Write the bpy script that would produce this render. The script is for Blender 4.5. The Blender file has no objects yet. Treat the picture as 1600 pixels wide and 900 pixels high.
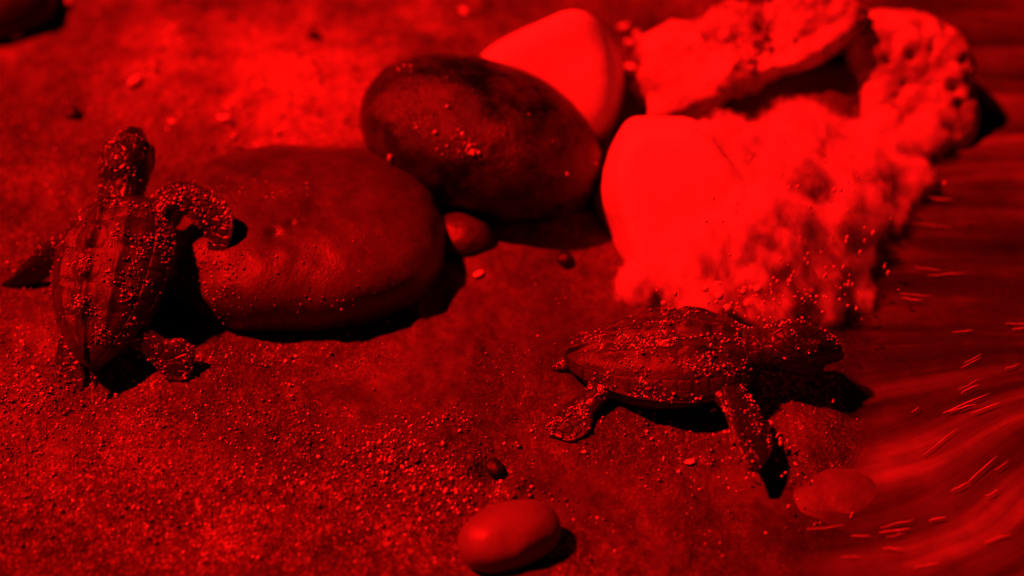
import bpy, bmesh, math, random
import numpy as np
from mathutils import Vector, Matrix, Euler
from mathutils.bvhtree import BVHTree

random.seed(7); RNG = np.random.default_rng(11)
SC = bpy.context.scene
COL = SC.collection
K = 0.01                                   # shapes are laid out in centimetres, the scene is in metres

# ------------------------------------------------------------------ camera, sky, light, exposure
ELEV = math.radians(42.0); DIST = 45.0; LENS = 58.0; SENS = 36.0
CAM = np.array([0, -DIST*math.cos(ELEV), DIST*math.sin(ELEV)])
FW = np.array([0, math.cos(ELEV), -math.sin(ELEV)])
RT = np.array([1.0, 0, 0]); UP = np.array([0, math.sin(ELEV), math.cos(ELEV)]); BK = -FW
cd = bpy.data.cameras.new('camera'); cam = bpy.data.objects.new('camera', cd); COL.objects.link(cam)
cam.location = Vector(CAM*K)
cam.rotation_euler = (math.pi/2-ELEV, 0, 0)
cd.lens = LENS; cd.sensor_width = SENS; cd.clip_start = 0.005; cd.clip_end = 200
cd.dof.use_dof = True; cd.dof.focus_distance = 41.6*K; cd.dof.aperture_fstop = 5.6; cd.dof.aperture_blades = 0
SC.camera = cam

LIGHT = Vector((-0.56, 0.15, 0.82)).normalized()
w = bpy.data.worlds.new('World'); SC.world = w; w.use_nodes = True
nt = w.node_tree; bg = nt.nodes['Background']
sky = nt.nodes.new('ShaderNodeTexSky'); sky.sky_type = 'NISHITA'; sky.sun_disc = False
sky.sun_elevation = math.asin(LIGHT.z); sky.sun_rotation = math.atan2(LIGHT.x, LIGHT.y)
nt.links.new(sky.outputs[0], bg.inputs[0]); bg.inputs[1].default_value = 0.0002      # night: next to no sky light
sd = bpy.data.lights.new('red_light', 'SUN'); sun = bpy.data.objects.new('red_light', sd); COL.objects.link(sun)
sd.energy = 5.0; sd.angle = math.radians(3.0); sd.color = (1.0, 0.0032, 0.0026)      # turtle-safe red lamp
sun.rotation_euler = (-LIGHT).to_track_quat('-Z', 'Y').to_euler()
SC.view_settings.view_transform = 'Standard'; SC.view_settings.look = 'None'
SC.view_settings.exposure = 0.9; SC.view_settings.gamma = 1.0
SC.render.engine = 'CYCLES'
SC.cycles.use_denoising = True
SC.cycles.max_bounces = 9; SC.cycles.diffuse_bounces = 3; SC.cycles.volume_bounces = 7; SC.cycles.volume_step_rate = 0.35; SC.cycles.transparent_max_bounces = 8
SC.cycles.caustics_reflective = False; SC.cycles.caustics_refractive = False
SC.cycles.sample_clamp_direct = 60.0

# ------------------------------------------------------------------ helpers
def ray(px, py):
    return FW + RT*((px-800)/1600*SENS/LENS) + UP*((450-py)/1600*SENS/LENS)
def at(px, py, z=0.0):
    d = ray(px, py); t = (z-CAM[2])/d[2]; return CAM + d*t
def ppc(p):                                # photo pixels per centimetre at a point
    return 1600*LENS/SENS/float(np.dot(np.asarray(p)-CAM, FW))

_perm = np.random.default_rng(3).permutation(256); _perm = np.concatenate([_perm, _perm, _perm])
_grad = np.random.default_rng(5).normal(size=(256, 3)); _grad /= np.linalg.norm(_grad, axis=1)[:, None]
def perlin(p):
    i = np.floor(p).astype(int); f = p-i; i &= 255; u = f*f*f*(f*(f*6-15)+10)
    def g(a, b, c):
        h = _perm[_perm[_perm[(i[:, 0]+a) & 255]+((i[:, 1]+b) & 255)]+((i[:, 2]+c) & 255)]
        return np.einsum('ij,ij->i', _grad[h], f-np.array([a, b, c]))
    x0 = g(0,0,0)+(g(1,0,0)-g(0,0,0))*u[:, 0]; x1 = g(0,1,0)+(g(1,1,0)-g(0,1,0))*u[:, 0]
    y0 = g(0,0,1)+(g(1,0,1)-g(0,0,1))*u[:, 0]; y1 = g(0,1,1)+(g(1,1,1)-g(0,1,1))*u[:, 0]
    a = x0+(x1-x0)*u[:, 1]; b = y0+(y1-y0)*u[:, 1]
    return 1.4*(a+(b-a)*u[:, 2])
def fbm(p, octaves=4, gain=0.5):
    s = 0; a = 1.0; q = np.asarray(p, float)
    for k in range(octaves):
        s = s+a*perlin(q+17.3*k); q = q*2.03; a *= gain
    return s
def curve(xs, ys, x):                      # smooth interpolation through key values
    xs = np.asarray(xs, float); ys = np.asarray(ys, float)
    m = np.gradient(ys, xs, axis=0)
    x = np.clip(np.asarray(x, float), xs[0], xs[-1]); i = np.clip(np.searchsorted(xs, x, 'right')-1, 0, len(xs)-2)
    h = xs[i+1]-xs[i]; t = (x-xs[i])/h
    if ys.ndim > 1: h = h[..., None]; t = t[..., None]
    return (2*t**3-3*t**2+1)*ys[i]+(t**3-2*t**2+t)*h*m[i]+(-2*t**3+3*t**2)*ys[i+1]+(t**3-t**2)*h*m[i+1]

def mesh(name, v, f, mat=None, smooth=True, attrs=None):
    me = bpy.data.meshes.new(name)
    v = np.asarray(v, float)*K
    if isinstance(f, np.ndarray):
        n, k = f.shape
        me.vertices.add(len(v)); me.vertices.foreach_set('co', v.ravel())
        me.loops.add(n*k); me.loops.foreach_set('vertex_index', f.astype(np.int32).ravel())
        me.polygons.add(n); me.polygons.foreach_set('loop_start', np.arange(0, n*k, k, dtype=np.int32))
        me.update(calc_edges=True)
    else:
        me.from_pydata([tuple(q) for q in v], [], f); me.update()
    me.validate()
    if smooth: me.polygons.foreach_set('use_smooth', np.ones(len(me.polygons), bool))
    for nm, val in (attrs or {}).items():
        a = me.attributes.new(nm, 'FLOAT', 'POINT'); a.data.foreach_set('value', np.asarray(val, np.float32))
    if mat: me.materials.append(mat)
    return me
def obj(name, me, parent=None, loc=None, **props):
    o = bpy.data.objects.new(name, me); COL.objects.link(o)
    if parent is not None: o.parent = parent
    if loc is not None: o.location = Vector(np.asarray(loc, float)*K)
    for k_, v_ in props.items(): o[k_] = v_
    return o

_ico = {}
def ico(n):
    if n not in _ico:
        bm = bmesh.new(); bmesh.ops.create_icosphere(bm, subdivisions=n, radius=1.0)
        v = np.array([q.co[:] for q in bm.verts]); f = np.array([[q.index for q in p.verts] for p in bm.faces]); bm.free()
        _ico[n] = (v, f)
    return _ico[n]

# ------------------------------------------------------------------ materials
def mat(name):
    m = bpy.data.materials.new(name); m.use_nodes = True; t = m.node_tree
    return m, t, t.nodes['Principled BSDF']
def node(t, kind, **kw):
    n = t.nodes.new('ShaderNode'+kind)
    for k_, v_ in kw.items():
        if k_ in n.inputs: n.inputs[k_].default_value = v_
        else: setattr(n, k_, v_)
    return n
def ramp(t, src, stops):
    r = t.nodes.new('ShaderNodeValToRGB'); e = r.color_ramp.elements
    while len(e) < len(stops): e.new(0.5)
    for q, (p, c) in zip(e, stops):
        q.position = p; q.color = (c, c, c, 1) if isinstance(c, (int, float)) else (*c, 1)
    t.links.new(src, r.inputs[0]); return r
def mul(t, a, b, op='MULTIPLY'):
    m = t.nodes.new('ShaderNodeMath'); m.operation = op
    for i, q in enumerate((a, b)):
        if isinstance(q, (int, float)): m.inputs[i].default_value = q
        else: t.links.new(q, m.inputs[i])
    return m.outputs[0]
def tint(t, val, col):                     # grey value -> slightly tinted colour
    m = node(t, 'Mix', data_type='RGBA', blend_type='MULTIPLY'); m.inputs[0].default_value = 1
    t.links.new(val, m.inputs[6]); m.inputs[7].default_value = (*col, 1); return m.outputs[2]
def bump(t, b, src, strength, dist):
    n = node(t, 'Bump', Strength=strength, Distance=dist); t.links.new(src, n.inputs['Height'])
    t.links.new(n.outputs[0], b.inputs['Normal']); return n
def objcoord(t): return node(t, 'TexCoord').outputs['Object']
def noise(t, scale, detail=6, rough=0.6, vec=None):
    n = node(t, 'TexNoise', Scale=scale, Detail=detail, Roughness=rough)
    t.links.new(vec or objcoord(t), n.inputs['Vector']); return n.outputs[0]
def voro(t, scale, feature='F1', vec=None, out=0):
    n = node(t, 'TexVoronoi', Scale=scale, feature=feature)
    t.links.new(vec or objcoord(t), n.inputs['Vector']); return n.outputs[out]

def facet(t, b, bn, scale, k):              # every grain has a face of its own direction
    c = node(t, 'TexVoronoi', Scale=scale); t.links.new(objcoord(t), c.inputs['Vector'])
    a = node(t, 'VectorMath', operation='SUBTRACT'); t.links.new(c.outputs['Color'], a.inputs[0]); a.inputs[1].default_value = (.5, .5, .5)
    m = node(t, 'VectorMath', operation='SCALE'); t.links.new(a.outputs[0], m.inputs[0]); t.links.new(k, m.inputs['Scale'])
    d = node(t, 'VectorMath', operation='ADD'); t.links.new(m.outputs[0], d.inputs[0]); t.links.new(bn.outputs[0], d.inputs[1])
    n = node(t, 'VectorMath', operation='NORMALIZE'); t.links.new(d.outputs[0], n.inputs[0]); t.links.new(n.outputs[0], b.inputs['Coat Normal'])
def make_sand():
    m, t, b = mat('sand')
    a = node(t, 'Attribute', attribute_name='dry_lit')
    g = ramp(t, voro(t, 1350, out=1), [(0.0, 0.3), (0.42, 0.75), (0.6, 1.15), (0.72, 1.9), (0.85, 3.2)]).outputs[0]  # grain-to-grain tone; the brightest cells double as painted glints
    gr = node(t, 'Attribute', attribute_name='grit').outputs['Fac']
    g = mul(t, mul(t, mul(t, g, 1.0, 'SUBTRACT'), gr), 1.0, 'ADD')
    sp = ramp(t, noise(t, 420, 4), [(0.32, 0.7), (0.5, 1.0), (0.7, 1.25)]).outputs[0]
    lump = ramp(t, noise(t, 38, 7, 0.7), [(0.3, 0.3), (0.5, 1.0), (0.7, 1.5)]).outputs[0]
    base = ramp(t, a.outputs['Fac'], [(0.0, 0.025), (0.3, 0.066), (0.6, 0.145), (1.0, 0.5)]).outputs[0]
    v = mul(t, mul(t, base, g), mul(t, sp, lump))
    t.links.new(tint(t, v, (1.0, 0.86, 0.66)), b.inputs['Base Color'])
    b.inputs['Specular IOR Level'].default_value = 0.4
    h = mul(t, mul(t, voro(t, 1300), 0.9), mul(t, noise(t, 900, 5), 0.8), 'ADD')
    bn = bump(t, b, h, 0.75, 0.0006); t.links.new(mul(t, gr, 0.75), bn.inputs['Strength'])
    facet(t, b, bn, 1800, mul(t, gr, 1.7))
    rr = ramp(t, voro(t, 1800, out=1), [(0.0, 0.5), (0.55, 0.3), (0.7, 0.2), (1.0, 0.14)])
    t.links.new(rr.outputs[0], b.inputs['Coat Roughness']); t.links.new(mul(t, gr, ramp(t, voro(t, 1800, out=1), [(0.0, 0.0), (0.54, 0.06), (0.61, 1.0), (1.0, 1.0)]).outputs[0]), b.inputs['Coat Weight']); b.inputs['Coat IOR'].default_value = 1.8; b.inputs['Roughness'].default_value = 0.72
    return m
SAND = make_sand()

def make_stone(name, lo, hi, col=(1, .93, .85), rough=0.5, scale=60, bstr=0.5, speck=0.0, contrast=(0.35, 0.65), bscale=None):
    m, t, b = mat(name)
    n = noise(t, scale, 8, 0.65)
    v = ramp(t, n, [(contrast[0], lo), (contrast[1], hi)]).outputs[0]
    if speck > 0:
        s = ramp(t, voro(t, scale*9, out=1), [(0.0, 1-speck), (0.5, 1.0), (0.92, 1.0), (1.0, 1+speck*2)]).outputs[0]
        v = mul(t, v, s)
    t.links.new(tint(t, v, col), b.inputs['Base Color'])
    r = ramp(t, noise(t, scale*2.3, 4), [(0.3, max(.05, rough-.12)), (0.7, min(1, rough+.15))])
    t.links.new(r.outputs[0], b.inputs['Roughness'])
    bs = bscale or scale
    h = mul(t, noise(t, bs*3, 8, 0.7), mul(t, noise(t, bs*14, 4), 0.35), 'ADD')
    bump(t, b, h, bstr, 0.0015)
    return m
M_DARK = make_stone('dark_wet_stone', 0.005, 0.075, (1, .95, .92), 0.24, 70, 0.55, 0.45, (0.42, 0.64))
M_BROWN = make_stone('brown_stone', 0.05, 0.112, (1, .8, .62), 0.38, 50, 0.35, 0.3)
M_WHITE = make_stone('white_stone', 0.80, 0.92, (1, .97, .93), 0.6, 40, 0.25, 0.05)
M_PITTED = make_stone('pitted_pale_stone', 0.16, 0.75, (1, .96, .9), 0.6, 80, 0.6, 0.25, (0.33, 0.56))
M_PALE = make_stone('pale_stone', 0.15, 0.23, (1, .9, .8), 0.5, 45, 0.15, 0.08)
M_MID = make_stone('mid_stone', 0.09, 0.18, (1, .88, .75), 0.45, 60, 0.3, 0.1)
M_BLACK = make_stone('blackish_stone', 0.008, 0.025, (1, .9, .85), 0.4, 70, 0.4, 0.2)
M_GRIT_GLINT = make_stone('pale_grit_glint', 0.75, 0.95, (1, .96, .9), 0.2, 300, 0.3, 0)

def make_grain(name, v, rough):
    m, t, b = mat(name)
    i = node(t, 'NewGeometry')
    r = ramp(t, i.outputs['Random Per Island'], [(0.0, v*0.3), (0.55, v), (0.68, v*1.4), (0.78, 0.85), (1.0, 0.95)])
    t.links.new(tint(t, r.outputs[0], (1, .88, .72)), b.inputs['Base Color'])
    r2 = ramp(t, i.outputs['Random Per Island'], [(0.0, rough*2.2), (1.0, rough)])
    t.links.new(r2.outputs[0], b.inputs['Roughness']); b.inputs['Specular IOR Level'].default_value = 0.9; b.inputs['IOR'].default_value = 1.75
    return m
M_GRAIN = make_grain('quartz_grain', 0.16, 0.20)
M_GRAIN2 = make_grain('stuck_grain', 0.30, 0.22)

def make_skin(name, v, scale=420, rough=0.42):
    m, t, b = mat(name)
    e = node(t, 'Attribute', attribute_name='pale')
    cell = voro(t, scale, 'DISTANCE_TO_EDGE')
    c = ramp(t, cell, [(0.0, v*0.55), (0.12, v), (1.0, v*1.3)]).outputs[0]
    c = mul(t, c, ramp(t, noise(t, 160, 5), [(0.3, 0.6), (0.7, 1.45)]).outputs[0])
    mx = node(t, 'Mix', data_type='RGBA'); t.links.new(e.outputs['Fac'], mx.inputs[0])
    t.links.new(c, mx.inputs[6]); mx.inputs[7].default_value = (.17, .16, .14, 1)
    t.links.new(mx.outputs[2], b.inputs['Base Color'])
    b.inputs['Roughness'].default_value = rough
    h = mul(t, ramp(t, cell, [(0.0, 0.0), (0.15, 1.0)]).outputs[0], mul(t, noise(t, 900, 4), 0.5), 'ADD')
    bump(t, b, h, 0.5, 0.0004)
    return m
M_SKIN = make_skin('turtle_skin', 0.026, rough=0.36)
def make_shell(name, v):
    m, t, b = mat(name)
    n = ramp(t, noise(t, 130, 7, 0.7), [(0.32, v*0.45), (0.55, v), (0.72, v*1.9)]).outputs[0]
    n = mul(t, n, ramp(t, noise(t, 900, 3), [(0.3, 0.6), (0.7, 1.5)]).outputs[0])
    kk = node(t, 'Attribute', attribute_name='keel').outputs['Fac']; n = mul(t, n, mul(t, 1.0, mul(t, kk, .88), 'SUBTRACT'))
    t.links.new(tint(t, n, (1, .85, .7)), b.inputs['Base Color'])
    b.inputs['Roughness'].default_value = 0.42
    bump(t, b, mul(t, noise(t, 600, 6, .7), noise(t, 200, 4), 'ADD'), 0.6, 0.0005)
    return m
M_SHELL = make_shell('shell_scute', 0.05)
M_SEAM = make_shell('shell_seam', 0.02)
def simple(name, c, rough, spec=0.5):
    m, t, b = mat(name); b.inputs['Base Color'].default_value = (*c, 1); b.inputs['Roughness'].default_value = rough
    b.inputs['Specular IOR Level'].default_value = spec
    n = noise(t, 300, 4); r = ramp(t, n, [(0.3, max(0.03, rough-.05)), (0.7, rough+.08)]); t.links.new(r.outputs[0], b.inputs['Roughness'])
    return m
M_EYE = simple('eye', (.006, .006, .006), 0.07, 0.8)

def make_foam():
    m, t, b = mat('white_water')
    n = ramp(t, noise(t, 42, 5, .55), [(0.30, 0.12), (0.42, 0.6), (0.55, 0.93)]).outputs[0]
    t.links.new(tint(t, n, (1, .99, .97)), b.inputs['Base Color'])
    b.inputs['Roughness'].default_value = 0.35
    b.inputs['Subsurface Weight'].default_value = 0.6; b.inputs['Subsurface Radius'].default_value = (.006, .006, .006); b.inputs['Subsurface Scale'].default_value = 1.0
    bump(t, b, mul(t, voro(t, 420), noise(t, 240, 5), 'ADD'), 0.35, 0.001)
    return m
M_FOAM = make_foam()

def make_spray(blobs):                     # aerated water: a dense, uneven cloud of froth, thinning out at its edges
    m = bpy.data.materials.new('spray'); m.use_nodes = True; t = m.node_tree; t.nodes.clear()
    o = t.nodes.new('ShaderNodeOutputMaterial'); v = node(t, 'VolumePrincipled')
    v.inputs['Color'].default_value = (.985, .985, .985, 1); v.inputs['Anisotropy'].default_value = 0.0
    oc = objcoord(t); acc = None
    for c, r in blobs:
        d = node(t, 'VectorMath', operation='DISTANCE'); t.links.new(oc, d.inputs[0]); d.inputs[1].default_value = tuple(np.asarray(c)*K)
        q = node(t, 'MapRange'); q.inputs['From Min'].default_value = r*K; q.inputs['From Max'].default_value = 0.0; t.links.new(d.outputs['Value'], q.inputs[0])
        acc = q.outputs[0] if acc is None else mul(t, acc, q.outputs[0], 'MAXIMUM')
    mp = node(t, 'Mapping'); mp.inputs['Rotation'].default_value = (0, 0, math.radians(35)); mp.inputs['Scale'].default_value = (1.0, .75, .9)
    t.links.new(oc, mp.inputs[0])
    n = noise(t, 125, 6, .65, mp.outputs[0]); n2 = noise(t, 330, 3, .6, mp.outputs[0])
    f = mul(t, mul(t, n, .78), mul(t, n2, .22), 'ADD')
    f = mul(t, mul(t, f, 0.5, 'SUBTRACT'), 2.1)
    f = mul(t, f, acc, 'ADD')
    r = ramp(t, f, [(0.13, 0.0), (0.30, 0.12), (0.55, 1.0)])
    t.links.new(mul(t, mul(t, r.outputs[0], ramp(t, acc, [(0.0, 0.0), (0.22, 1.0)]).outputs[0]), 1300.0), v.inputs['Density']); t.links.new(v.outputs[0], o.inputs['Volume'])
    return m
def make_water():
    m, t, b = mat('water')
    s = node(t, 'Attribute', attribute_name='flow_s'); q = node(t, 'Attribute', attribute_name='flow_t'); sl = node(t, 'Attribute', attribute_name='froth')
    c = node(t, 'CombineXYZ'); t.links.new(mul(t, s.outputs['Fac'], 0.10), c.inputs[0]); t.links.new(q.outputs['Fac'], c.inputs[1])
    n1 = noise(t, 0.6, 5, .5, c.outputs[0]); n2 = noise(t, 1.7, 3, .5, c.outputs[0])
    n3 = noise(t, 130, 5, .6)
    f = mul(t, mul(t, mul(t, n1, 0.55), mul(t, n2, 0.30), 'ADD'), mul(t, n3, 0.15), 'ADD')
    f = mul(t, f, sl.outputs['Fac'], 'ADD')
    v = ramp(t, f, [(0.34, 0.015), (0.50, 0.045), (0.64, 0.14), (0.85, 0.45)]).outputs[0]
    t.links.new(tint(t, v, (1, .95, .9)), b.inputs['Base Color'])
    b.inputs['Roughness'].default_value = 0.16; b.inputs['IOR'].default_value = 1.33
    a = ramp(t, f, [(0.3, 0.55), (0.7, 0.9)]); dp = node(t, 'Attribute', attribute_name='deep'); t.links.new(mul(t, a.outputs[0], dp.outputs['Fac']), b.inputs['Alpha'])
    bump(t, b, f, 0.2, 0.004)
    return m
M_WATER = make_water()
def make_drop():
    m, t, b = mat('water_drop')
    b.inputs['Base Color'].default_value = (.75, .73, .7, 1); b.inputs['Roughness'].default_value = 0.08; b.inputs['IOR'].default_value = 1.33
    a = ramp(t, noise(t, 500, 3), [(0.35, .65), (0.65, 1.0)]); t.links.new(a.outputs[0], b.inputs['Alpha'])
    return m
M_DROP = make_drop()

# ------------------------------------------------------------------ ground
def shore(y):                              # x of the water's edge on the ground, cm
    return curve([-60, -12, -8, -5, -2, 1, 4, 8, 14, 60], [2, 6.2, 7.6, 8.9, 9.0, 9.2, 10.2, 11.5, 13.0, 14.0], y)
def ground_h(x, y, fine=True):
    x = np.asarray(x, float); y = np.asarray(y, float)
    sh = x.shape; p = np.stack([x.ravel(), y.ravel(), np.zeros(x.size)], 1)
    h = 0.28*fbm(p/5.0, 3)+0.13*fbm(p/1.6+9, 3)
    if fine: h = h+0.035*fbm(p/0.42+3, 3, .55)+0.012*perlin(p/0.13)
    s = (p[:, 0]-shore(p[:, 1]))
    dep = 1/(1+np.exp(-(s-0.6)/0.9))
    h = h*(1-0.6*dep)-1.1*dep
    for px, py, r, d in PITS:
        c = at(px, py); h = h+d*np.exp(-((p[:, 0]-c[0])**2+(1.3*(p[:, 1]-c[1]))**2)/r**2)
    return h.reshape(sh)
PITS = [(770, 735, 0.42, -0.34), (800, 752, 0.5, 0.16), (690, 765, 0.9, 0.24), (620, 705, 0.8, 0.2), (180, 600, 1.6, -0.25), (60, 590, 1.0, 0.25),
        (300, 600, 1.1, .2), (880, 405, 0.3, -.1), (930, 690, 1.2, .12), (700, 680, .9, .15),
        (250, 130, 2.2, .35), (520, 120, 3.0, .3), (90, 250, 2.0, .25), (110, 480, 1.2, .2)]
def axis(lo, hi, step, far):
    a = list(np.arange(lo, hi+1e-6, step)); s = step; x = hi
    while x < far: s *= 1.35; x += s; a.append(x)
    s = step; x = lo; pre = []
    while x > -far: s *= 1.35; x -= s; pre.append(x)
    return np.array(pre[::-1]+a)
def grid(xs, ys):
    X, Y = np.meshgrid(xs, ys); nx, ny = len(xs), len(ys)
    i = np.arange(nx*ny).reshape(ny, nx)
    f = np.stack([i[:-1, :-1], i[:-1, 1:], i[1:, 1:], i[1:, :-1]], -1).reshape(-1, 4)
    return X, Y, f
X, Y, F = grid(axis(-18, 15, 0.055, 2500), axis(-11, 21, 0.06, 2500))
Z = ground_h(X, Y)
def dry_lit_tone(x, y):
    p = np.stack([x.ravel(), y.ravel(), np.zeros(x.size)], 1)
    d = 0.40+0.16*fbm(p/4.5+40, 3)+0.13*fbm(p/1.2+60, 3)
    for px, py, rx, ry, a in LIT_BLOBS:  # lamp's brighter and dimmer areas painted into the sand tone
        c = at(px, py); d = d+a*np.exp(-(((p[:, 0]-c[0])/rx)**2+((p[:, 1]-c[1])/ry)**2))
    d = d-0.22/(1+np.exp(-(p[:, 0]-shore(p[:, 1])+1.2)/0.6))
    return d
LIT_BLOBS = [(500, 140, 4.5, 5.0, .34), (300, 60, 7, 6, .18), (1030, 560, 3.5, 3, -.14), (480, 700, 5, 2.0, -.08), (790, 640, 4.5, 3, -.1), (1000, 800, 4.5, 2.5, -.16),
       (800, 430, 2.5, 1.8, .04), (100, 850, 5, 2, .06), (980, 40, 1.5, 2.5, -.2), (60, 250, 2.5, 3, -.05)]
GRIT = [(780, 470, 3.2, 2.4, -.75), (600, 590, 2.5, 1.2, -.35), (980, 760, 3, 1.5, -.35), (250, 720, 6, 2, .3), (120, 850, 7, 2, .45), (680, 750, 2.0, 1.2, .5), (440, 860, 4, 1.4, .35), (100, 580, 3, 1, .35), (1080, 690, 2, 1, .2),
        (380, 560, 3, .8, .3), (500, 100, 9, 7, -.25)]
def grit(x, y):                            # where grains stand out of the smooth wet film
    p = np.stack([x.ravel(), y.ravel(), np.zeros(x.size)], 1); g = 0.5+0.55*fbm(p/2.4+90, 4)
    for px, py, rx, ry, a in GRIT:
        c = at(px, py); g = g+a*np.exp(-(((p[:, 0]-c[0])/rx)**2+((p[:, 1]-c[1])/ry)**2))
    return np.clip(g, .06, 1)
obj('ground', mesh('ground', np.stack([X.ravel(), Y.ravel(), Z.ravel()], 1), F, SAND, attrs={'dry_lit': np.clip(dry_lit_tone(X, Y), 0.0, 1), 'grit': grit(X, Y)}), kind='structure',
    label='wet speckled beach sand', )
def gz(x, y): return float(ground_h(np.array([x]), np.array([y]), False)[0])
def ground_pt(px, py):
    p = at(px, py)
    for _ in range(4): p = at(px, py, gz(p[0], p[1]))
    return p

# ------------------------------------------------------------------ loose grains
OCT = np.array([[1,0,0],[-1,0,0],[0,1,0],[0,-1,0],[0,0,1],[0,0,-1]], float)
OCTF = np.array([[0,2,4],[2,1,4],[1,3,4],[3,0,4],[2,0,5],[1,2,5],[3,1,5],[0,3,5]])
def rand_rot(n):
    q = RNG.normal(size=(n, 4)); q /= np.linalg.norm(q, axis=1)[:, None]; a, b, c, d = q.T
    return np.stack([np.stack([1-2*(c*c+d*d), 2*(b*c-a*d), 2*(b*d+a*c)], -1), np.stack([2*(b*c+a*d), 1-2*(b*b+d*d), 2*(c*d-a*b)], -1),
                     np.stack([2*(b*d-a*c), 2*(c*d+a*b), 1-2*(b*b+c*c)], -1)], 1)
def grains(pts, sizes):
    n = len(pts); asp = 0.7+0.6*RNG.random((n, 1, 3))
    v = np.einsum('nij,nkj->nki', rand_rot(n), OCT[None]*asp*sizes[:, None, None])+pts[:, None]
    f = OCTF[None]+6*np.arange(n)[:, None, None]
    return v.reshape(-1, 3), f.reshape(-1, 3)
# even cover plus clusters
n0 = 90000
gx = RNG.uniform(-17, 11, n0); gy = RNG.uniform(-9.5, 17, n0)
dens = 0.42+0.9*fbm(np.stack([gx/2.2, gy/2.2, 0*gx+5], 1), 3)
lowleft = np.exp(-((gx+9)/7)**2-((gy+7)/3.2)**2)
keep = RNG.random(n0) < np.clip(dens*0.42+0.85*lowleft, 0.03, 1)*np.clip(grit(gx, gy)*1.5, 0.04, 1)*np.where(gx < shore(gy)-0.2, 1, 0)
gx, gy = gx[keep], gy[keep]
CL = [(670, 755, .75, .5, 260), (615, 710, .6, .4, 120), (760, 775, .9, .3, 90), (700, 660, .5, .3, 50), (30, 560, 1.2, .5, 200), (60, 610, 1.3, .5, 180), (300, 565, .6, .3, 70),
      (420, 560, .7, .25, 80), (330, 300, 1.0, .3, 0), (30, 425, .8, .6, 60), (90, 440, .8, .4, 60), (1080, 720, 1.0, .6, 40)]
ex = [at(a, b)[:2]+RNG.normal(size=(n, 2))*np.array([rx, ry]) for a, b, rx, ry, n in CL if n]
ex = np.concatenate(ex); 
CL2 = [(350, 188, .5, .5, 14), (212, 130, .5, .6, 12), (545, 190, 1.2, 1.6, 40), (440, 120, 2.2, 2.2, 40), (270, 195, .7, .5, 10), (120, 170, 1.0, .8, 14), (60, 230, 1.4, 1.2, 18), (180, 60, 2.5, 1.5, 14), (560, 60, 1.5, 1.5, 14),
       (985, 60, .4, 1.0, 12), (320, 240, .8, .5, 14)]
e2 = np.concatenate([at(a, b)[:2]+RNG.normal(size=(n, 2))*np.array([rx, ry]) for a, b, rx, ry, n in CL2]); ex = np.concatenate([ex, e2])
cx = np.concatenate([gx, ex[:, 0]]); cy = np.concatenate([gy, ex[:, 1]])
sz = np.concatenate([RNG.gamma(3.5, 0.0055, len(gx)), RNG.gamma(6, 0.006, len(ex)-len(e2)), RNG.gamma(6, 0.011, len(e2))]).clip(.008, .12)
sz = sz*np.where(cy < -4, 1.25, 1.0)
cz = ground_h(cx, cy)+sz*0.35
gv, gf = grains(np.stack([cx, cy, cz], 1), sz)
obj('sand_grains', mesh('sand_grains', gv, gf, M_GRAIN, smooth=False), kind='stuff', label='loose glinting quartz grains scattered over the wet sand', category='sand')

# ------------------------------------------------------------------ stones
def rot_from(yaw=0, pitch=0, roll=0):
    return np.array(Euler((math.radians(roll), math.radians(pitch), math.radians(yaw)), 'XYZ').to_matrix())
def stone(name, center, dims, rot, material, label, cat='stone', seed=0, amp=0.05, freq=1.2, e=1.0, sub=5, pits=(), group=None, planes=None, p=8.0, rough=0.0):
    n, f = ico(sub); R = rot
    d = np.asarray(dims, float)/2
    if planes is None:
        v = np.sign(n)*np.abs(n)**e*d
    else:                                  # rounded polyhedron from face directions and distances
        acc = 0
        for nx, ny, nz, dist in planes:
            q = np.array([nx, ny, nz], float); q /= np.linalg.norm(q)
            acc = acc+np.maximum(0, n@q/dist)**p
        v = n*(acc**(-1/p))[:, None]
    size = float(np.mean(np.ptp(v, axis=0)))/2
    q = v/size
    off = amp*size*fbm(q*freq+seed*7.7, 4, .45)+rough*size*fbm(q*freq*5+seed, 3)
    nrm = v/np.linalg.norm(v, axis=1)[:, None]
    for k in range(len(pits)):
        pn, pr, pd = pits[k]; pn = np.asarray(pn, float); pn /= np.linalg.norm(pn)
        off = off-pd*size*np.exp(-((nrm-pn)**2).sum(1)/pr**2)
    v = v+nrm*off[:, None]
    v = v@R.T
    o = obj(name, mesh(name, v, f, material), loc=center, label=label, category=cat)
    if group: o['group'] = group
    return o
CF = np.stack([RT, UP, BK], 1)             # picture-aligned frame: right, up, towards the viewer

# large brown stone that the left turtle climbs past
c = at(480, 376, .1)
stone('brown_stone', c, (1, 1, 1), CF, M_BROWN, 'large smooth brown stone beside the turtle at the left', seed=2, amp=0.05, freq=1.3, sub=6, rough=.007, p=2.8,
      planes=[(-1, 0, 0, 4.6), (-.42, .9, 0, 4.8), (.05, 1, 0, 5.0), (.77, .64, 0, 4.8), (1, -.1, 0, 4.6), (.5, -.86, 0, 4.9), (-.05, -1, 0, 5.0), (-.7, -.7, 0, 4.9),
              (0, .743, .669, 2.0), (0, -.743, -.669, 2.2), (0, -.669, .743, 4.3), (0, .669, -.743, 4.3)],
      pits=[((-.05, .15, 1), .045, .035), ((-.2, .02, 1), .06, .04), ((-.6, -.25, .75), .10, .05), ((-.7, -.35, .6), .07, .05), ((-.55, -.45, .7), .08, .04), ((.3, .3, .9), .2, .02)])
c = at(750, 215, 1.55)
stone('dark_stone', c, (7.25, 5.1, 3.8), rot_from(-25, 6, 0), M_DARK, 'large dark wet oval stone with sparkling highlights', seed=5, amp=0.05, freq=1.0, e=0.95, sub=6, rough=.01)
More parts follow.
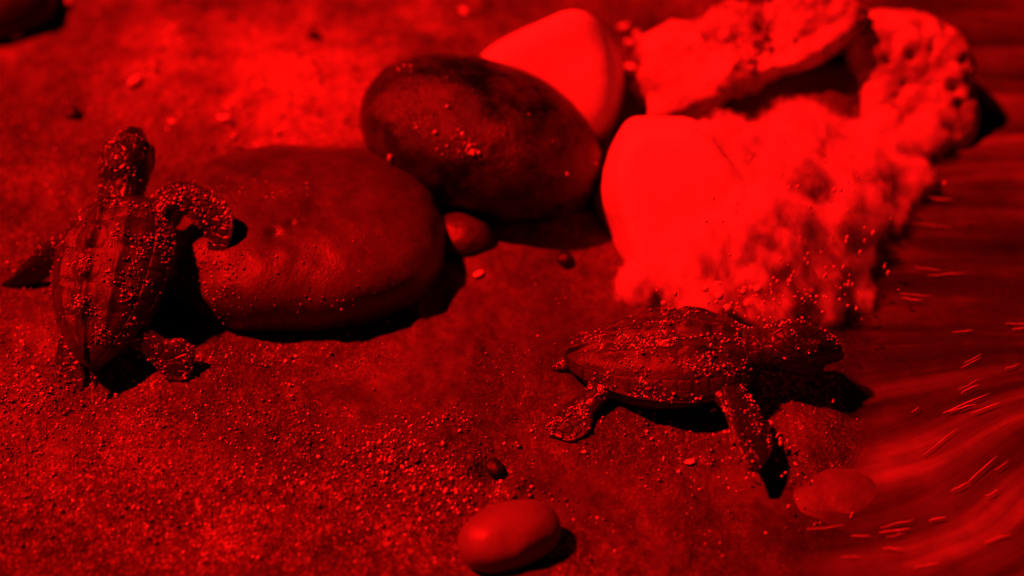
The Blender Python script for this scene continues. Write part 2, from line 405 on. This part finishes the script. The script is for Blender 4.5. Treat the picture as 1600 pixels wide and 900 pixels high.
# white stone behind it, peak at the top
c = at(875, 105, 1.6)
stone('white_stone', c, (1, 1, 1), CF, M_WHITE, 'smooth white peaked stone behind the dark oval stone', seed=8, amp=0.03, freq=1.0, sub=5, p=6,
      planes=[(-.48, .86, .15, 1.55), (.86, .45, .2, 1.75), (.95, -.2, .1, 2.0), (-.75, -.5, 0, 2.0), (0, -1, 0, 2.4), (.1, .1, 1, 2.0), (0, 0, -1, 2.0), (.1, 1, 0, 1.75)])
# white block in front, its right half under white water
c = at(1085, 332, .75)
stone('white_stone', c, (1, 1, 1), CF, M_WHITE, 'tall white wedge-shaped stone with white water pouring down its right side', seed=9, amp=0.035, freq=1.1, sub=6, p=14,
      planes=[(0.03, 1, .25, 2.5), (-.97, -.26, .15, 2.35), (-.9, .4, .1, 2.75), (1, -.1, .1, 2.0), (0, -1, .2, 2.3), (-.05, .12, 1, 2.1), (0, .3, -1, 2.2), (.5, -.3, .9, 1.9), (.75, .65, .2, 1.75), (-.6, -.8, 0, 2.6)],
      pits=[((.15, -.35, 1), .32, .09), ((-.25, -.45, 1), .3, .06)])
# boulder pile at the upper right
c = at(1175, 95, 1.3)
stone('pale_slab', c, (1, 1, 1), CF, M_PITTED, 'pale rough slab leaning at the top over a dark diagonal crevice', seed=12, amp=0.24, freq=1.7, sub=6, p=6, rough=.06,
      planes=[(-.34, .94, .25, 1.75), (.42, -.9, .1, .95), (-1, -.1, 0, 3.5), (1, .2, 0, 3.5), (-.1, .35, 1, 1.6), (0, 0, -1, 2.2), (0, 1, -.2, 2.0)])
c = at(1425, 130, .35)
prs = np.random.default_rng(21)
stone('pitted_boulder', c, (1, 1, 1), CF, M_PITTED, 'rounded pale pitted boulder at the upper right beside the running water', seed=14, amp=0.07, freq=1.6, sub=6, p=5, rough=.02,
      planes=[(1, 0, .1, 1.9), (-1, 0, 0, 2.3), (0, 1, .1, 2.25), (0, -1, .2, 2.6), (0, 0, 1, 2.0), (0, 0, -1, 2.0), (.7, .7, 0, 2.0)],
      pits=[((prs.uniform(-.6, .9), prs.uniform(-.8, .9), prs.uniform(.5, 1.2)), prs.uniform(.05, .13), prs.uniform(.05, .13)) for _ in range(26)])
c = at(1265, 170, 0.1)
stone('low_stone', c, (5.5, 3.2, 2.6), rot_from(12), M_MID, 'low wet stone inside the dark crevice between slab and boulder', seed=17, amp=.12, sub=5)

c = ground_pt(722, 374); c[2] += .2
stone('small_stone', c, (1.6, 1.6, 1.0), rot_from(-20), M_BROWN, 'small rounded stone between the brown stone and the dark oval stone', seed=19, amp=.06)
c = ground_pt(797, 856); c[2] += .42
stone('smooth_pebble', c, (2.5, 1.6, 1.35), rot_from(22, 0, 0), M_PALE, 'smooth pale oval pebble lying alone on sand at bottom', seed=23, amp=.05, e=.92, freq=.8)
c = at(1300, 797, -.92)
stone('submerged_stone', c, (3.7, 2.4, 1.7), rot_from(10), M_MID, 'smooth stone washed over by water at lower right', seed=25, amp=.05)
c = at(5, 5, .4)
stone('blackish_stone', c, (3.6, 3.4, 2.2), rot_from(25), M_BLACK, 'blackish blurred stone cut by the top left corner', seed=27, amp=.06)

# small bits lying about, each an object of its own
DARKBITS = [(490, 58, .40, 'speck-like black pebble on the bright sand at the top'), (115, 181, .42, 'black grit pebble above the head of the left turtle'),
            (882, 407, .42, 'dark triangular chip on sand between dark stone and right turtle'), (772, 733, .42, 'black blob standing in for shade in the little pit above the bottom pebble'),
            (375, 236, .3, 'black bit standing in for a shaded pit at the top edge of the brown stone')]  # last two: black bits standing in for shade in small pits
for k, (px, py, s, lab) in enumerate(DARKBITS):
    c = ground_pt(px, py); c[2] += s*.2
    if k == 4: c = at(px, py, .85)
    stone('dark_pebble', c, (s*1.2, s, s*.8), rot_from(40*k), M_BLACK, lab, 'pebble', 30+k, .15, 1.2, sub=3, group='small dark pebbles')
LIGHTBITS = [(352, 188, .42, 'pale pebble on blurred sand above the left end of the brown stone'), (212, 130, .5, 'pale chip above the left turtle in blurred sand'),
             (104, 6, .5, 'pale pebble at the top edge near the left corner'), (270, 193, .3, 'pale bit right of the left turtle head'),
             (748, 431, .33, 'bright flat chip on the smooth sand below the small rounded stone'), (598, 258, .42, 'pale bit at the left foot of the dark oval stone'),
             (985, 107, .4, 'pale bit for a drop glint between the two white stones'), (975, 45, .42, 'upper pale bit for a drop glint beside the white peak'), (995, 55, .36, 'right pale bit for a drop glint beside the white peak'),  # glints of wet drops by the white peak, built as pale bits
             (982, 68, .3, 'lower pale bit for a drop glint beside the white peak'), (1078, 724, .25, 'pale chip on wet sand below the right turtle'), (925, 190, .4, 'pale bit for a drop glint between dark stone and white wedge stone'),
             (725, 20, .4, 'pale bit at the top edge above the dark oval stone'), (25, 58, .4, 'pale bit beside the dark top left corner')]
for k, (px, py, s, lab) in enumerate(LIGHTBITS):
    c = ground_pt(px, py); c[2] += s*.2
    stone('pale_pebble', c, (s*1.1, s*.7, s*.4), rot_from(55*k), M_GRIT_GLINT, lab, 'pebble', 50+k, .2, 1.3, sub=3, group='small pale pebbles')

# ------------------------------------------------------------------ voxel-joined bodies
def loft(rings, cap=True):                 # rings: list of (n,3) arrays
    n = len(rings[0]); v = np.concatenate(rings); f = []
    for a in range(len(rings)-1):
        for k in range(n):
            f.append((a*n+k, a*n+(k+1) % n, (a+1)*n+(k+1) % n, (a+1)*n+k))
    if cap:
        f.append(tuple(range(n))[::-1]); b = (len(rings)-1)*n; f.append(tuple(b+k for k in range(n)))
    return v, f
def limb(path, wid, thk, nrm, steps=22, n=14, lead=0.0):
    path = np.asarray(path, float); u = np.linspace(0, len(path)-1, steps); ks = np.arange(len(path))
    P = curve(ks, path, u); W = curve(ks, wid, u); T = curve(ks, thk, u); N = curve(ks, np.asarray(nrm, float), u)
    D = np.gradient(P, axis=0); D /= np.linalg.norm(D, axis=1)[:, None]
    a = np.linspace(0, 2*np.pi, n, endpoint=False); rings = []
    for i in range(steps):
        s = np.cross(N[i], D[i]); s /= np.linalg.norm(s); q = np.cross(D[i], s)
        rings.append(P[i]+np.cos(a)[:, None]*s*W[i]/2+np.sin(a)[:, None]*q*T[i]/2)
    return loft(rings)
def body_rings(keys, n=24):                # keys: x, centre y, centre z, half width, half height, squareness
    keys = np.asarray(keys, float); u = np.linspace(keys[0, 0], keys[-1, 0], 30)
    srt = keys[:, 0].argsort(); kk = keys[srt]; a = np.linspace(0, 2*np.pi, n, endpoint=False)
    val = curve(kk[:, 0], kk[:, 1:], u); out = []
    for x, (cy, cz, hw, hh) in zip(u, val):
        out.append(np.stack([np.full(n, x), cy+np.cos(a)*hw, cz+np.sin(a)*hh], 1))
    return loft(out)
def join(parts):
    V = []; Fs = []; o = 0
    for v, f in parts:
        V.append(np.asarray(v)); Fs += [tuple(int(i)+o for i in q) for q in f]; o += len(v)
    return np.concatenate(V), Fs
def voxel(parts, size, smooth=6):
    v, f = join(parts)
    me = bpy.data.meshes.new('tmp'); me.from_pydata([tuple(q) for q in v], [], f)
    o = bpy.data.objects.new('tmp', me); COL.objects.link(o)
    bm = bmesh.new(); bm.from_mesh(me); bmesh.ops.recalc_face_normals(bm, faces=bm.faces); bm.to_mesh(me); bm.free()
    r = o.modifiers.new('r', 'REMESH'); r.mode = 'VOXEL'; r.voxel_size = size
    s = o.modifiers.new('s', 'SMOOTH'); s.factor = 0.5; s.iterations = smooth
    ev = o.evaluated_get(bpy.context.evaluated_depsgraph_get()).to_mesh()
    v = np.empty(len(ev.vertices)*3); ev.vertices.foreach_get('co', v)
    f = [tuple(p.vertices) for p in ev.polygons]
    o.evaluated_get(bpy.context.evaluated_depsgraph_get()).to_mesh_clear()
    bpy.data.objects.remove(o); bpy.data.meshes.remove(me)
    return v.reshape(-1, 3), f

# ------------------------------------------------------------------ turtles
CL_, CW_, CH_ = 4.6, 3.3, .85              # carapace length, width, dome height
def half_w(v): return CW_/2*curve([0, .04, .12, .22, .36, .55, .72, .86, .95, 1.0], [.30, .55, .78, .92, 1.0, .93, .76, .50, .27, .06], v)
def cara(v, s, lift=0.0, keel=True):
    v = np.asarray(v, float); s = np.asarray(s, float); a = np.abs(s)
    x = CL_*(0.5-v)*1.0; w = half_w(np.clip(v, 0, 1)); y = s*w
    prof = curve([0, .08, .25, .45, .7, .9, 1.0], [.28, .6, .95, 1.0, .78, .38, .12], np.clip(v, 0, 1))
    dome = np.clip(1-np.clip(a, 0, 1)**2.3, 0, 1)**0.75
    z = 0.95+CH_*prof*dome+0.10*np.clip(v-.8, 0, 1)
    z = z-0.10*np.clip(a-0.85, 0, 1)/0.15*0.6
    if keel:
        ph = (v*5.0) % 1.0; saw = 0.35+0.65*ph**1.2*np.clip((1-ph)*7, 0, 1)
        z = z+0.22*np.exp(-(s/0.075)**2)*saw*np.clip(v*8, 0, 1)
        ph2 = (v*4.6+.15) % 1.0; saw2 = 0.3+0.7*ph2*np.clip((1-ph2)*7, 0, 1)
        z = z+0.17*np.exp(-((a-0.50)/0.07)**2)*saw2*np.clip((.85-v)*8, 0, 1)*np.clip(v*8-.6, 0, 1)
    return np.stack([x, y, z+lift], -1)
def scute_patch(v0, v1, sfun0, sfun1, nv=10, ns=14, mirror=1, jit=0.0):
    a = np.linspace(0, 1, nv); b = np.linspace(0, 1, ns)
    A, B = np.meshgrid(a, b, indexing='ij'); g = 0.02
    ed = np.minimum(np.minimum(A, 1-A)*(nv-1), np.minimum(B, 1-B)*(ns-1))
    V = v0+(v1-v0)*(g+(1-2*g)*A); s0 = sfun0(V); s1 = sfun1(V); S = s0+(s1-s0)*(g+(1-2*g)*B)
    lift = np.where(ed < .5, -0.012, np.where(ed < 1.5, 0.016, 0.026))+jit
    P = cara(V, S*mirror, lift)
    i = np.arange(nv*ns).reshape(nv, ns)
    f = np.stack([i[:-1, :-1], i[1:, :-1], i[1:, 1:], i[:-1, 1:]], -1).reshape(-1, 4)
    if mirror > 0: f = f[:, ::-1]
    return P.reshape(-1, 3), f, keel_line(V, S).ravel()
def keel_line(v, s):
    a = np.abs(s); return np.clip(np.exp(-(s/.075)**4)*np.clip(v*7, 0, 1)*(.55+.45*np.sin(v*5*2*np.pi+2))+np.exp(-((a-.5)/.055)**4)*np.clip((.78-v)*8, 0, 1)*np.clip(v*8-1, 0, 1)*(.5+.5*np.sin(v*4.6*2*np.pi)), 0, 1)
def zig(v, n, a, b): 
    ph = np.abs(((v*n) % 1)-.5)*2
    return a+(b-a)*(1-ph)

def sdf_grains(parent, verts, faces, n, mask, size):
    v = np.asarray(verts); tri = []
    for q in faces:
        tri.append(q[:3]);
        if len(q) == 4: tri.append((q[0], q[2], q[3]))
    tri = np.array(tri); A, B, C = v[tri[:, 0]], v[tri[:, 1]], v[tri[:, 2]]
    nr = np.cross(B-A, C-A); ar = np.linalg.norm(nr, axis=1); nr = nr/np.maximum(ar, 1e-9)[:, None]
    wgt = ar*mask((A+B+C)/3, nr); wgt = np.maximum(wgt, 0); wgt /= wgt.sum()
    k = RNG.choice(len(tri), n, p=wgt); r1 = np.sqrt(RNG.random(n))[:, None]; r2 = RNG.random(n)[:, None]
    P = A[k]*(1-r1)+B[k]*r1*(1-r2)+C[k]*r1*r2
    s = RNG.gamma(2.4, size/2.6, n).clip(size*.3, size*2.0)
    return grains(P+nr[k]*s[:, None]*.45, s)

HS = 1.14                                  # head size
def build_turtle(label, cfg):
    root = obj('turtle_hatchling', None, label=label, category='turtle', group='sea turtle hatchlings')
    root.empty_display_size = .01
    parts = []
    # trunk under the shell (plastron)
    parts.append(body_rings([(-2.15, 0, .85, .12, .12), (-1.7, 0, .75, .8, .42), (-.8, 0, .68, 1.3, .6), (.4, 0, .66, 1.5, .64), (1.4, 0, .74, 1.25, .55), (2.0, 0, .9, .75, .42), (2.3, 0, .95, .5, .35)]))
    # neck
    hd = cfg['head']; base = np.array([1.7, 0, .98]); hp = np.array(hd['pos'], float)
    mid = (base+hp)/2+np.array([0, 0, .04])
    parts.append(limb([base, mid, hp+np.array([.15, 0, 0])], [1.35, 1.2, 1.1], [.95, .92, .9], [(0, 0, 1)]*3))
    for tt in (.30, .55, .8):              # neck folds
        P = base*(1-tt)+hp*tt
        v, f = ico(3); parts.append((v*np.array([.10, .70-.1*tt, .56-.06*tt])+P, f))
    # head, lofted front to back in its own frame, then turned
    Rh = np.array(Euler((0, math.radians(hd['pitch']), math.radians(hd['yaw'])), 'XYZ').to_matrix())
    hv, hf = body_rings([(-.35, 0, .0, .30, .30), (-.15, 0, .02, .50, .46), (.15, 0, .05, .58, .54), (.5, 0, .05, .56, .52), (.85, 0, -.01, .42, .43), (1.15, 0, -.07, .25, .32), (1.32, 0, -.13, .12, .21), (1.38, 0, -.16, .05, .10)])
    headparts = [(hv, hf)]
    v, f = ico(3); headparts.append((v*np.array([.16, .10, .10])+np.array([1.28, 0, -.26]), f))     # hooked beak tip
    for s in (-1, 1):
        headparts.append((v*np.array([.27, .13, .22])+np.array([.62, s*.43, .12]), f))              # eyelid bulge
        headparts.append((v*np.array([.30, .10, .08])+np.array([.62, s*.36, .34]), f))              # brow
        headparts.append((v*np.array([.45, .13, .16])+np.array([.55, s*.36, -.26]), f))             # jaw
    for q, ff in headparts: parts.append((q*HS@Rh.T+hp, ff))
    # limbs
    for L in cfg['limbs']:
        parts.append(limb(L['path'], L['w'], L['t'], L['n'], 26))
    parts.append(limb([(-2.0, 0, .8), (-2.45, 0, .7), (-2.7, 0, .6)], [.35, .22, .08], [.3, .2, .08], [(0, 0, 1)]*3, 8))
    bv, bf = voxel(parts, 0.045, 5)
    bv = bv+0.012*fbm(bv/0.25, 3)[:, None]*np.array([.5, .5, 1])
    # flipper rims are paler
    pale = np.zeros(len(bv))
    for L in cfg['limbs']:
        if L.get('rim', 0):
            pth = np.asarray(L['path'], float); u = np.linspace(0, len(pth)-1, 40); P = curve(np.arange(len(pth)), pth, u); W = curve(np.arange(len(pth)), L['w'], u)
            d = ((bv[:, None]-P[None])**2).sum(2); j = d.argmin(1); dd = np.sqrt(d.min(1))
            pale = np.maximum(pale, np.clip((dd/(W[j]/2)-.72)/.2, 0, 1)*np.clip(u[j]-1, 0, 1)*(dd < W[j]*.75)*L['rim'])
    obj('body', mesh('turtle_body', bv, bf, M_SKIN, attrs={'pale': pale}), root)
    ev, ef = ico(3)
    for s in (-1, 1):
        q = (ev*np.array([.15, .10, .14])+np.array([.66, s*.505, .13]))*HS@Rh.T+hp
        obj('eye', mesh('eye', q, ef, M_EYE), root)
    # carapace with its scutes
    V, S = np.meshgrid(np.linspace(0, 1, 46), np.linspace(-1.03, 1.03, 41), indexing='ij')
    top = cara(V, S).reshape(-1, 3); und = cara(V, S*.985, 0, False).reshape(-1, 3); und[:, 2] = np.minimum(und[:, 2]*.0+.80, top[:, 2]-.06)
    i = np.arange(V.size).reshape(V.shape); N = V.size
    f = [tuple(q) for q in np.stack([i[:-1, :-1], i[:-1, 1:], i[1:, 1:], i[1:, :-1]], -1).reshape(-1, 4)[:, ::-1]]
    f += [tuple(N+k for k in q[::-1]) for q in f[:]]
    rim = list(i[0, :])+list(i[1:, -1])+list(i[-1, -2::-1])+list(i[-2:0:-1, 0])
    f += [(rim[k], rim[(k+1) % len(rim)], N+rim[(k+1) % len(rim)], N+rim[k]) for k in range(len(rim))]
    car = obj('carapace', mesh('carapace', np.concatenate([top, und]), [tuple(map(int, q)) for q in f], M_SEAM), root)
    allv = [(bv, bf)]
    def sc(v0, v1, s0, s1, m=1):
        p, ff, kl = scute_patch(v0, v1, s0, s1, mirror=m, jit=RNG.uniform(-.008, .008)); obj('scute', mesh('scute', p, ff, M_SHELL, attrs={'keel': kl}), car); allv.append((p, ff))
    nv = 5
    for k in range(nv):                    # vertebral row
        v0, v1 = .07+.87*k/nv, .07+.87*(k+1)/nv
        sb = lambda v, v0=v0, v1=v1: .20+.09*(1-np.abs((v-v0)/(v1-v0)-.5)*2)
        sc(v0, v1, lambda v, sb=sb: -sb(v), sb)
    for m in (-1, 1):
        for k in range(5):                 # costal rows
            v0, v1 = .05+.86*k/5, .05+.86*(k+1)/5
            si = lambda v: .205+.09*(1-np.abs((((v-.07)/(.87/nv)) % 1)-.5)*2)
            sc(v0, v1, si, lambda v: .84+0*v, m)
        for k in range(12):                # marginal row
            sc(k/12*.97+.015, (k+1)/12*.97+.015, lambda v: .85+0*v, lambda v: 1.04+0*v, m)
    sc(.0, .065, lambda v: -.6+0*v, lambda v: .6+0*v)
    # sand stuck to it
    av, af = join(allv)
    def mask(c, nrm):
        d = np.clip(.25+2.2*fbm(c/0.6+cfg['seed'], 4, .6), .0, 2.0)
        return d*np.clip(nrm[:, 2]*1.2-.1, 0, 1)*cfg['mask'](c)*np.where(c[:, 2] > 1.0, 1-.9*keel_line(.5-c[:, 0]/CL_, c[:, 1]/np.maximum(half_w(np.clip(.5-c[:, 0]/CL_, 0, 1)), .1)), 1)
    gv, gf = sdf_grains(root, av, af, cfg['grains'], mask, .023)
    obj('stuck_sand', mesh('stuck_sand', gv, gf, M_GRAIN2, smooth=False), root, kind='stuff')
    R = Matrix.Rotation(math.radians(cfg['yaw']), 4, 'Z') @ Matrix.Rotation(math.radians(-cfg['pitch']), 4, 'Y') @ Matrix.Rotation(math.radians(cfg['roll']), 4, 'X')
    root.matrix_world = Matrix.Translation(Vector(np.asarray(cfg['loc'])*K)) @ R @ Matrix.Scale(cfg['scale'], 4)
    return root

# right turtle: crossing to the right, head a little down, near front flipper planted towards the viewer
p2 = at(1038, 562, .7)
build_turtle('dark sea turtle hatchling at right, crawling into the water beneath the white stone', dict(
    loc=(p2[0], p2[1], -.32), yaw=-3, pitch=5, roll=-8, scale=1.06, seed=3.3, grains=4200,
    mask=lambda c: np.where(c[:, 1] < .25, 1.0, .25)*np.where(c[:, 0] > 1.2, .45, 1.0),
    head=dict(pos=(2.75, 0, 1.12), pitch=2, yaw=2),
    limbs=[dict(path=[(1.35, -1.0, .85), (1.8, -1.75, .68), (2.05, -2.6, .42), (2.0, -3.5, .26)], w=[.85, .95, 1.05, .3], t=[.6, .42, .24, .10], n=[(0, 0, 1), (.3, 0, 1), (.4, 0, 1), (.4, 0, 1)], rim=.4),
           dict(path=[(1.35, 1.0, .85), (1.7, 1.9, .9), (1.5, 2.9, .4), (1.0, 3.6, .15)], w=[.85, .95, .9, .3], t=[.6, .4, .24, .10], n=[(0, 0, 1)]*4, rim=.4),
           dict(path=[(-1.35, -.9, .7), (-1.85, -1.3, .48), (-2.2, -1.8, .33), (-2.4, -2.2, .24)], w=[.6, .8, 1.15, .7], t=[.5, .35, .22, .12], n=[(0, 0, 1)]*4, rim=.6),
           dict(path=[(-1.35, .9, .7), (-2.0, 1.1, .6), (-2.5, 1.2, .4), (-2.8, 1.3, .25)], w=[.7, .8, 1.0, .5], t=[.5, .35, .22, .12], n=[(0, 0, 1)]*4, rim=.3)]))
# left turtle: seen from behind, nose up, right front flipper hooked over the brown stone
p1 = at(192, 420, 1.5)
build_turtle('dark sea turtle hatchling at left seen from behind, flipper hooked over the brown stone', dict(
    loc=(p1[0], p1[1], .5), yaw=86, pitch=22, roll=-19, scale=1.08, seed=8.1, grains=3600,
    mask=lambda c: np.where(c[:, 1] < .25, 1.0, .30)*np.where(c[:, 0] > 1.4, .6, 1.0),
    head=dict(pos=(2.75, 0, 1.05), pitch=0, yaw=0),
    limbs=[dict(path=[(1.35, -.9, .9), (2.1, -1.4, .95), (2.05, -2.0, .75), (1.5, -2.5, .42), (.8, -2.4, .12)], w=[.8, .8, .95, .95, .5], t=[.6, .45, .28, .2, .12], n=[(0, 0, 1)]*5, rim=1.0),
           dict(path=[(1.3, 1.0, .8), (1.15, 1.9, .65), (.75, 2.9, .35), (.35, 3.9, .2)], w=[.8, .8, .7, .3], t=[.6, .4, .25, .1], n=[(0, 0, 1), (-1, 0, .6), (-1, 0, .3), (-1, 0, .3)], rim=0),
           dict(path=[(-1.35, -.9, .6), (-1.75, -1.4, .35), (-1.95, -1.85, .2), (-2.0, -2.25, .08)], w=[.6, .75, 1.1, .8], t=[.45, .3, .16, .09], n=[(-.35, 0, 1)]*4, rim=.8),
           dict(path=[(-1.35, .9, .7), (-2.0, .9, .6), (-2.5, .9, .5), (-2.8, .95, .5)], w=[.7, .85, 1.0, .6], t=[.5, .35, .22, .12], n=[(0, 0, 1)]*4, rim=.4)]))

# ------------------------------------------------------------------ water
def flow(x, y):
    bend = np.clip((y+5.5)/4.5, 0, 1); bend = bend*bend*(3-2*bend)
    t = y-(1-bend)*0.075*np.clip(x-6.5, 0, 8)**2+bend*.03*(x-8)
    pw = np.stack([x.ravel()/5, y.ravel()/3, 0*x.ravel()+31], 1); t = t+.2*fbm(pw, 2).reshape(x.shape)
    return x, t
WX, WY, WF = grid(np.concatenate([np.arange(3.0, 17.5, .07), 17.5+np.cumsum(.1*1.35**np.arange(28))]), axis(-12, 20, .07, 2500))
fs, ft = flow(WX, WY)
pp = np.stack([fs.ravel()*.14, ft.ravel()*.8, 0*fs.ravel()], 1)
amp = np.where(np.abs(WX.ravel()-10) < 40, 1, 0)
WZ = -0.22+(0.05*fbm(pp*.8+4, 2)+0.008*fbm(pp*3.2+8, 2))*amp
sl = 0.055+0.07*np.exp(-((WY.ravel()+7.5)/2.6)**2)-0.06*np.exp(-((WY.ravel()+.5)/3.0)**2)+.05*np.exp(-((WY.ravel()-5.5)/2.0)**2)
sl = sl+0.06*fbm(np.stack([WX.ravel()/4, WY.ravel()/2.5, 0*WX.ravel()+2], 1), 2)
obj('water', mesh('water', np.stack([WX.ravel(), WY.ravel(), WZ], 1), WF, M_WATER, attrs={'flow_s': fs.ravel(), 'flow_t': ft.ravel(), 'froth': sl, 'deep': np.clip((WZ-ground_h(WX, WY, False).ravel())/.4, 0, 1)}), kind='structure', label='shallow running water sweeping in from the right')

# glints on the current, given shape as thin pale threads
ST = [(1445, 268, 45, -6), (1465, 310, 35, -5), (1457, 352, 60, -4), (1450, 420, 55, -3), (1480, 428, 50, 6), (1505, 517, 45, 5), (1590, 506, 40, 2), (1520, 560, 40, 25), (1582, 572, 20, 20), (1515, 600, 35, 27),
      (1510, 630, 50, 20), (1540, 637, 50, 18), (1470, 690, 50, 35), (1535, 733, 40, 38), (1565, 727, 20, 35), (1402, 818, 40, 10), (1398, 829, 35, 8), (1465, 810, 35, 14), (1395, 857, 45, 0), (1448, 883, 35, 10),
      (1345, 837, 30, -4), (1290, 824, 40, 3), (1430, 640, 16, 40), (1550, 770, 15, 30), (1340, 340, 40, 0), (1360, 385, 40, -2), (1400, 300, 35, -4), (1500, 760, 40, 24), (1560, 840, 35, 20), (1330, 870, 40, 3), (1430, 460, 40, -3)]
parts = []
for px, py, ln, ang in ST:
    for j in range(random.choice((1, 1, 1, 2))):
        qx, qy = px+random.uniform(-8, 8)*j, py+7*j
        a = math.radians(ang+random.uniform(-4, 4)); L = ln*random.uniform(.7, 1.6)*(1 if j == 0 else .6)
        pts = []; m = 6
        for k in range(m):
            u = (k/(m-1)-.5)*L; q = at(qx+u*math.cos(a), qy-u*math.sin(a)+random.uniform(-1, 1), -.1); pts.append(q)
        wd = np.array([.02, .05, .045, .06, .04, .015])*random.uniform(.3, .75)
        v, f = limb(pts, wd, wd*.8, [(0, 0, 1)]*m, 12, 6); parts.append((v, f))
v, f = join(parts)
obj('glint_threads', mesh('glint_threads', v, f, M_DROP), kind='stuff', label='glints on the current modelled as thin pale threads', category='froth')

# white water pouring past the white wedge stone
FOAM = [(1140, 265, 1.9, 1.7), (1200, 300, 1.6, 1.9), (1190, 370, 1.6, 1.8), (1120, 395, 1.4, 1.5), (1245, 420, .8, 1.6), (1170, 455, .6, 1.5), (1070, 435, .7, 1.2), (1000, 445, .4, .9),
        (1275, 350, .8, 1.8), (1310, 280, .6, 1.7), (1250, 235, 1.2, 1.6), (1370, 240, .3, 1.5), (1430, 210, .3, 1.2), (1270, 465, .2, 1.2), (1340, 340, .1, 1.5), (1310, 410, .0, 1.3), (1400, 290, .0, 1.3), (1330, 470, -.1, .9), (1100, 470, .8, 1.0), (1200, 480, .7, .9)]
FB = [(at(px, py, z)-BK*.4, r*1.12) for px, py, z, r in FOAM]
sv, sf = ico(3)
fv, ff = voxel([(sv*r*.98+c, sf) for c, r in FB], .16, 3)
obj('white_water', mesh('white_water', fv, ff, make_spray(FB)), kind='stuff', label='white water splashing past the white wedge stone', category='foam')
# bubbles and flung drops
parts = []
bv_, bf_ = ico(2)
for k in range(210):                       # bubbles along the foot of the white water
    px = random.gauss(1180, 70); py = random.gauss(455, 22); r = random.uniform(.012, .05) if k % 14 else random.uniform(.08, .14)
    parts.append((bv_*r+at(px, py, random.uniform(.7, 1.5)), bf_))
for k in range(110):                       # drops thrown up over the white water
    px = random.gauss(1255, 70); py = random.gauss(330, 75); r = random.uniform(.015, .06)
    parts.append((bv_*np.array([1, 1, random.uniform(1, 2.2)])*r+at(px, py, np.interp(py, [150, 300, 460], [3.4, 3.2, 1.6])*np.interp(px, [1000, 1250, 1450], [1, .8, .35])), bf_))
for px, py, s in [(1110, 655, .12), (1140, 690, .16), (1145, 712, .1), (1160, 716, .12), (1212, 690, .3), (1225, 700, .14), (1158, 690, .12), (1235, 735, .12), (1225, 755, .1), (1165, 758, .1), (1180, 757, .08),
                  (1240, 790, .1), (1232, 800, .1), (1255, 762, .08), (1440, 705, .14), (1445, 722, .13), (1325, 820, .1), (1130, 640, .13), (1170, 640, .1), (1300, 640, .08), (1190, 620, .08), (1250, 680, .08), (1150, 660, .07)]:
    q = ground_pt(px, py); q[2] += .25
    for j in range(2):
        e = np.array([random.uniform(.3, 1), random.uniform(.3, 1), random.uniform(.5, 1.2)])*s*.5
        parts.append(((bv_+.25*perlin(bv_*1.5+px+j)[:, None]*bv_)*e@rand_rot(1)[0].T+q+np.array([random.uniform(-1, 1), random.uniform(-1, 1), random.uniform(0, 1)])*s, bf_))
for k in range(14):                        # torn flecks of splash round the planted flipper
    q = ground_pt(random.gauss(1200, 42), random.gauss(695, 30)); q[2] += random.uniform(.05, .3); s_ = random.uniform(.02, .055)
    parts.append(((bv_+.3*perlin(bv_*1.7+k)[:, None]*bv_)*np.array([s_*random.uniform(1, 3.5), s_*.6, s_*.5])@rand_rot(1)[0].T+q, bf_))
v, f = join(parts)
obj('water_drops', mesh('water_drops', v, f, M_DROP), kind='stuff', label='bubbles and flung drops round the right turtle', category='drops')

# grit and painted wet glints on the stones, dropped onto whatever surface the spot shows
bpy.context.view_layer.update(); DG = bpy.context.evaluated_depsgraph_get()
def hit(px, py):
    ok, p, n, *_ , o, m = SC.ray_cast(DG, Vector(CAM*K), Vector(ray(px, py)).normalized())
    return (np.array(p)/K, np.array(n), o) if ok else None
def stuck(name, label, spots, size, target, material):
    P = []; S = []
    for px, py, rx, ry, n in spots:
        for _ in range(n):
            h = hit(random.gauss(px, rx), random.gauss(py, ry))
            if h is None or not h[2].name.startswith(target): continue
            r = min(random.gammavariate(5, size/5), size*2); P.append(h[0]+h[1]*r*.4); S.append(r)
    v, f = grains(np.array(P), np.array(S)); obj(name, mesh(name, v, f, material, smooth=False), kind='stuff', label=label, category='sand')
stuck('grit_on_stone', 'sand grit clinging to the left foot of the brown stone', [(335, 400, 28, 18, 130), (315, 470, 20, 25, 110), (400, 300, 60, 10, 70), (330, 440, 30, 30, 100), (450, 430, 70, 60, 60), (520, 470, 40, 8, 25)], .024, 'brown_stone', M_GRAIN2)
stuck('wet_glints', 'wet glints on the dark oval stone, built as pale flecks', [(733, 232, 8, 7, 26), (720, 215, 10, 9, 8), (690, 240, 8, 5, 4), (750, 200, 80, 40, 9), (632, 108, 10, 4, 6), (888, 275, 4, 3, 2), (610, 250, 10, 6, 4)], .045, 'dark_stone', M_GRIT_GLINT)  # wet highlights painted as pale flecks on the dark stone
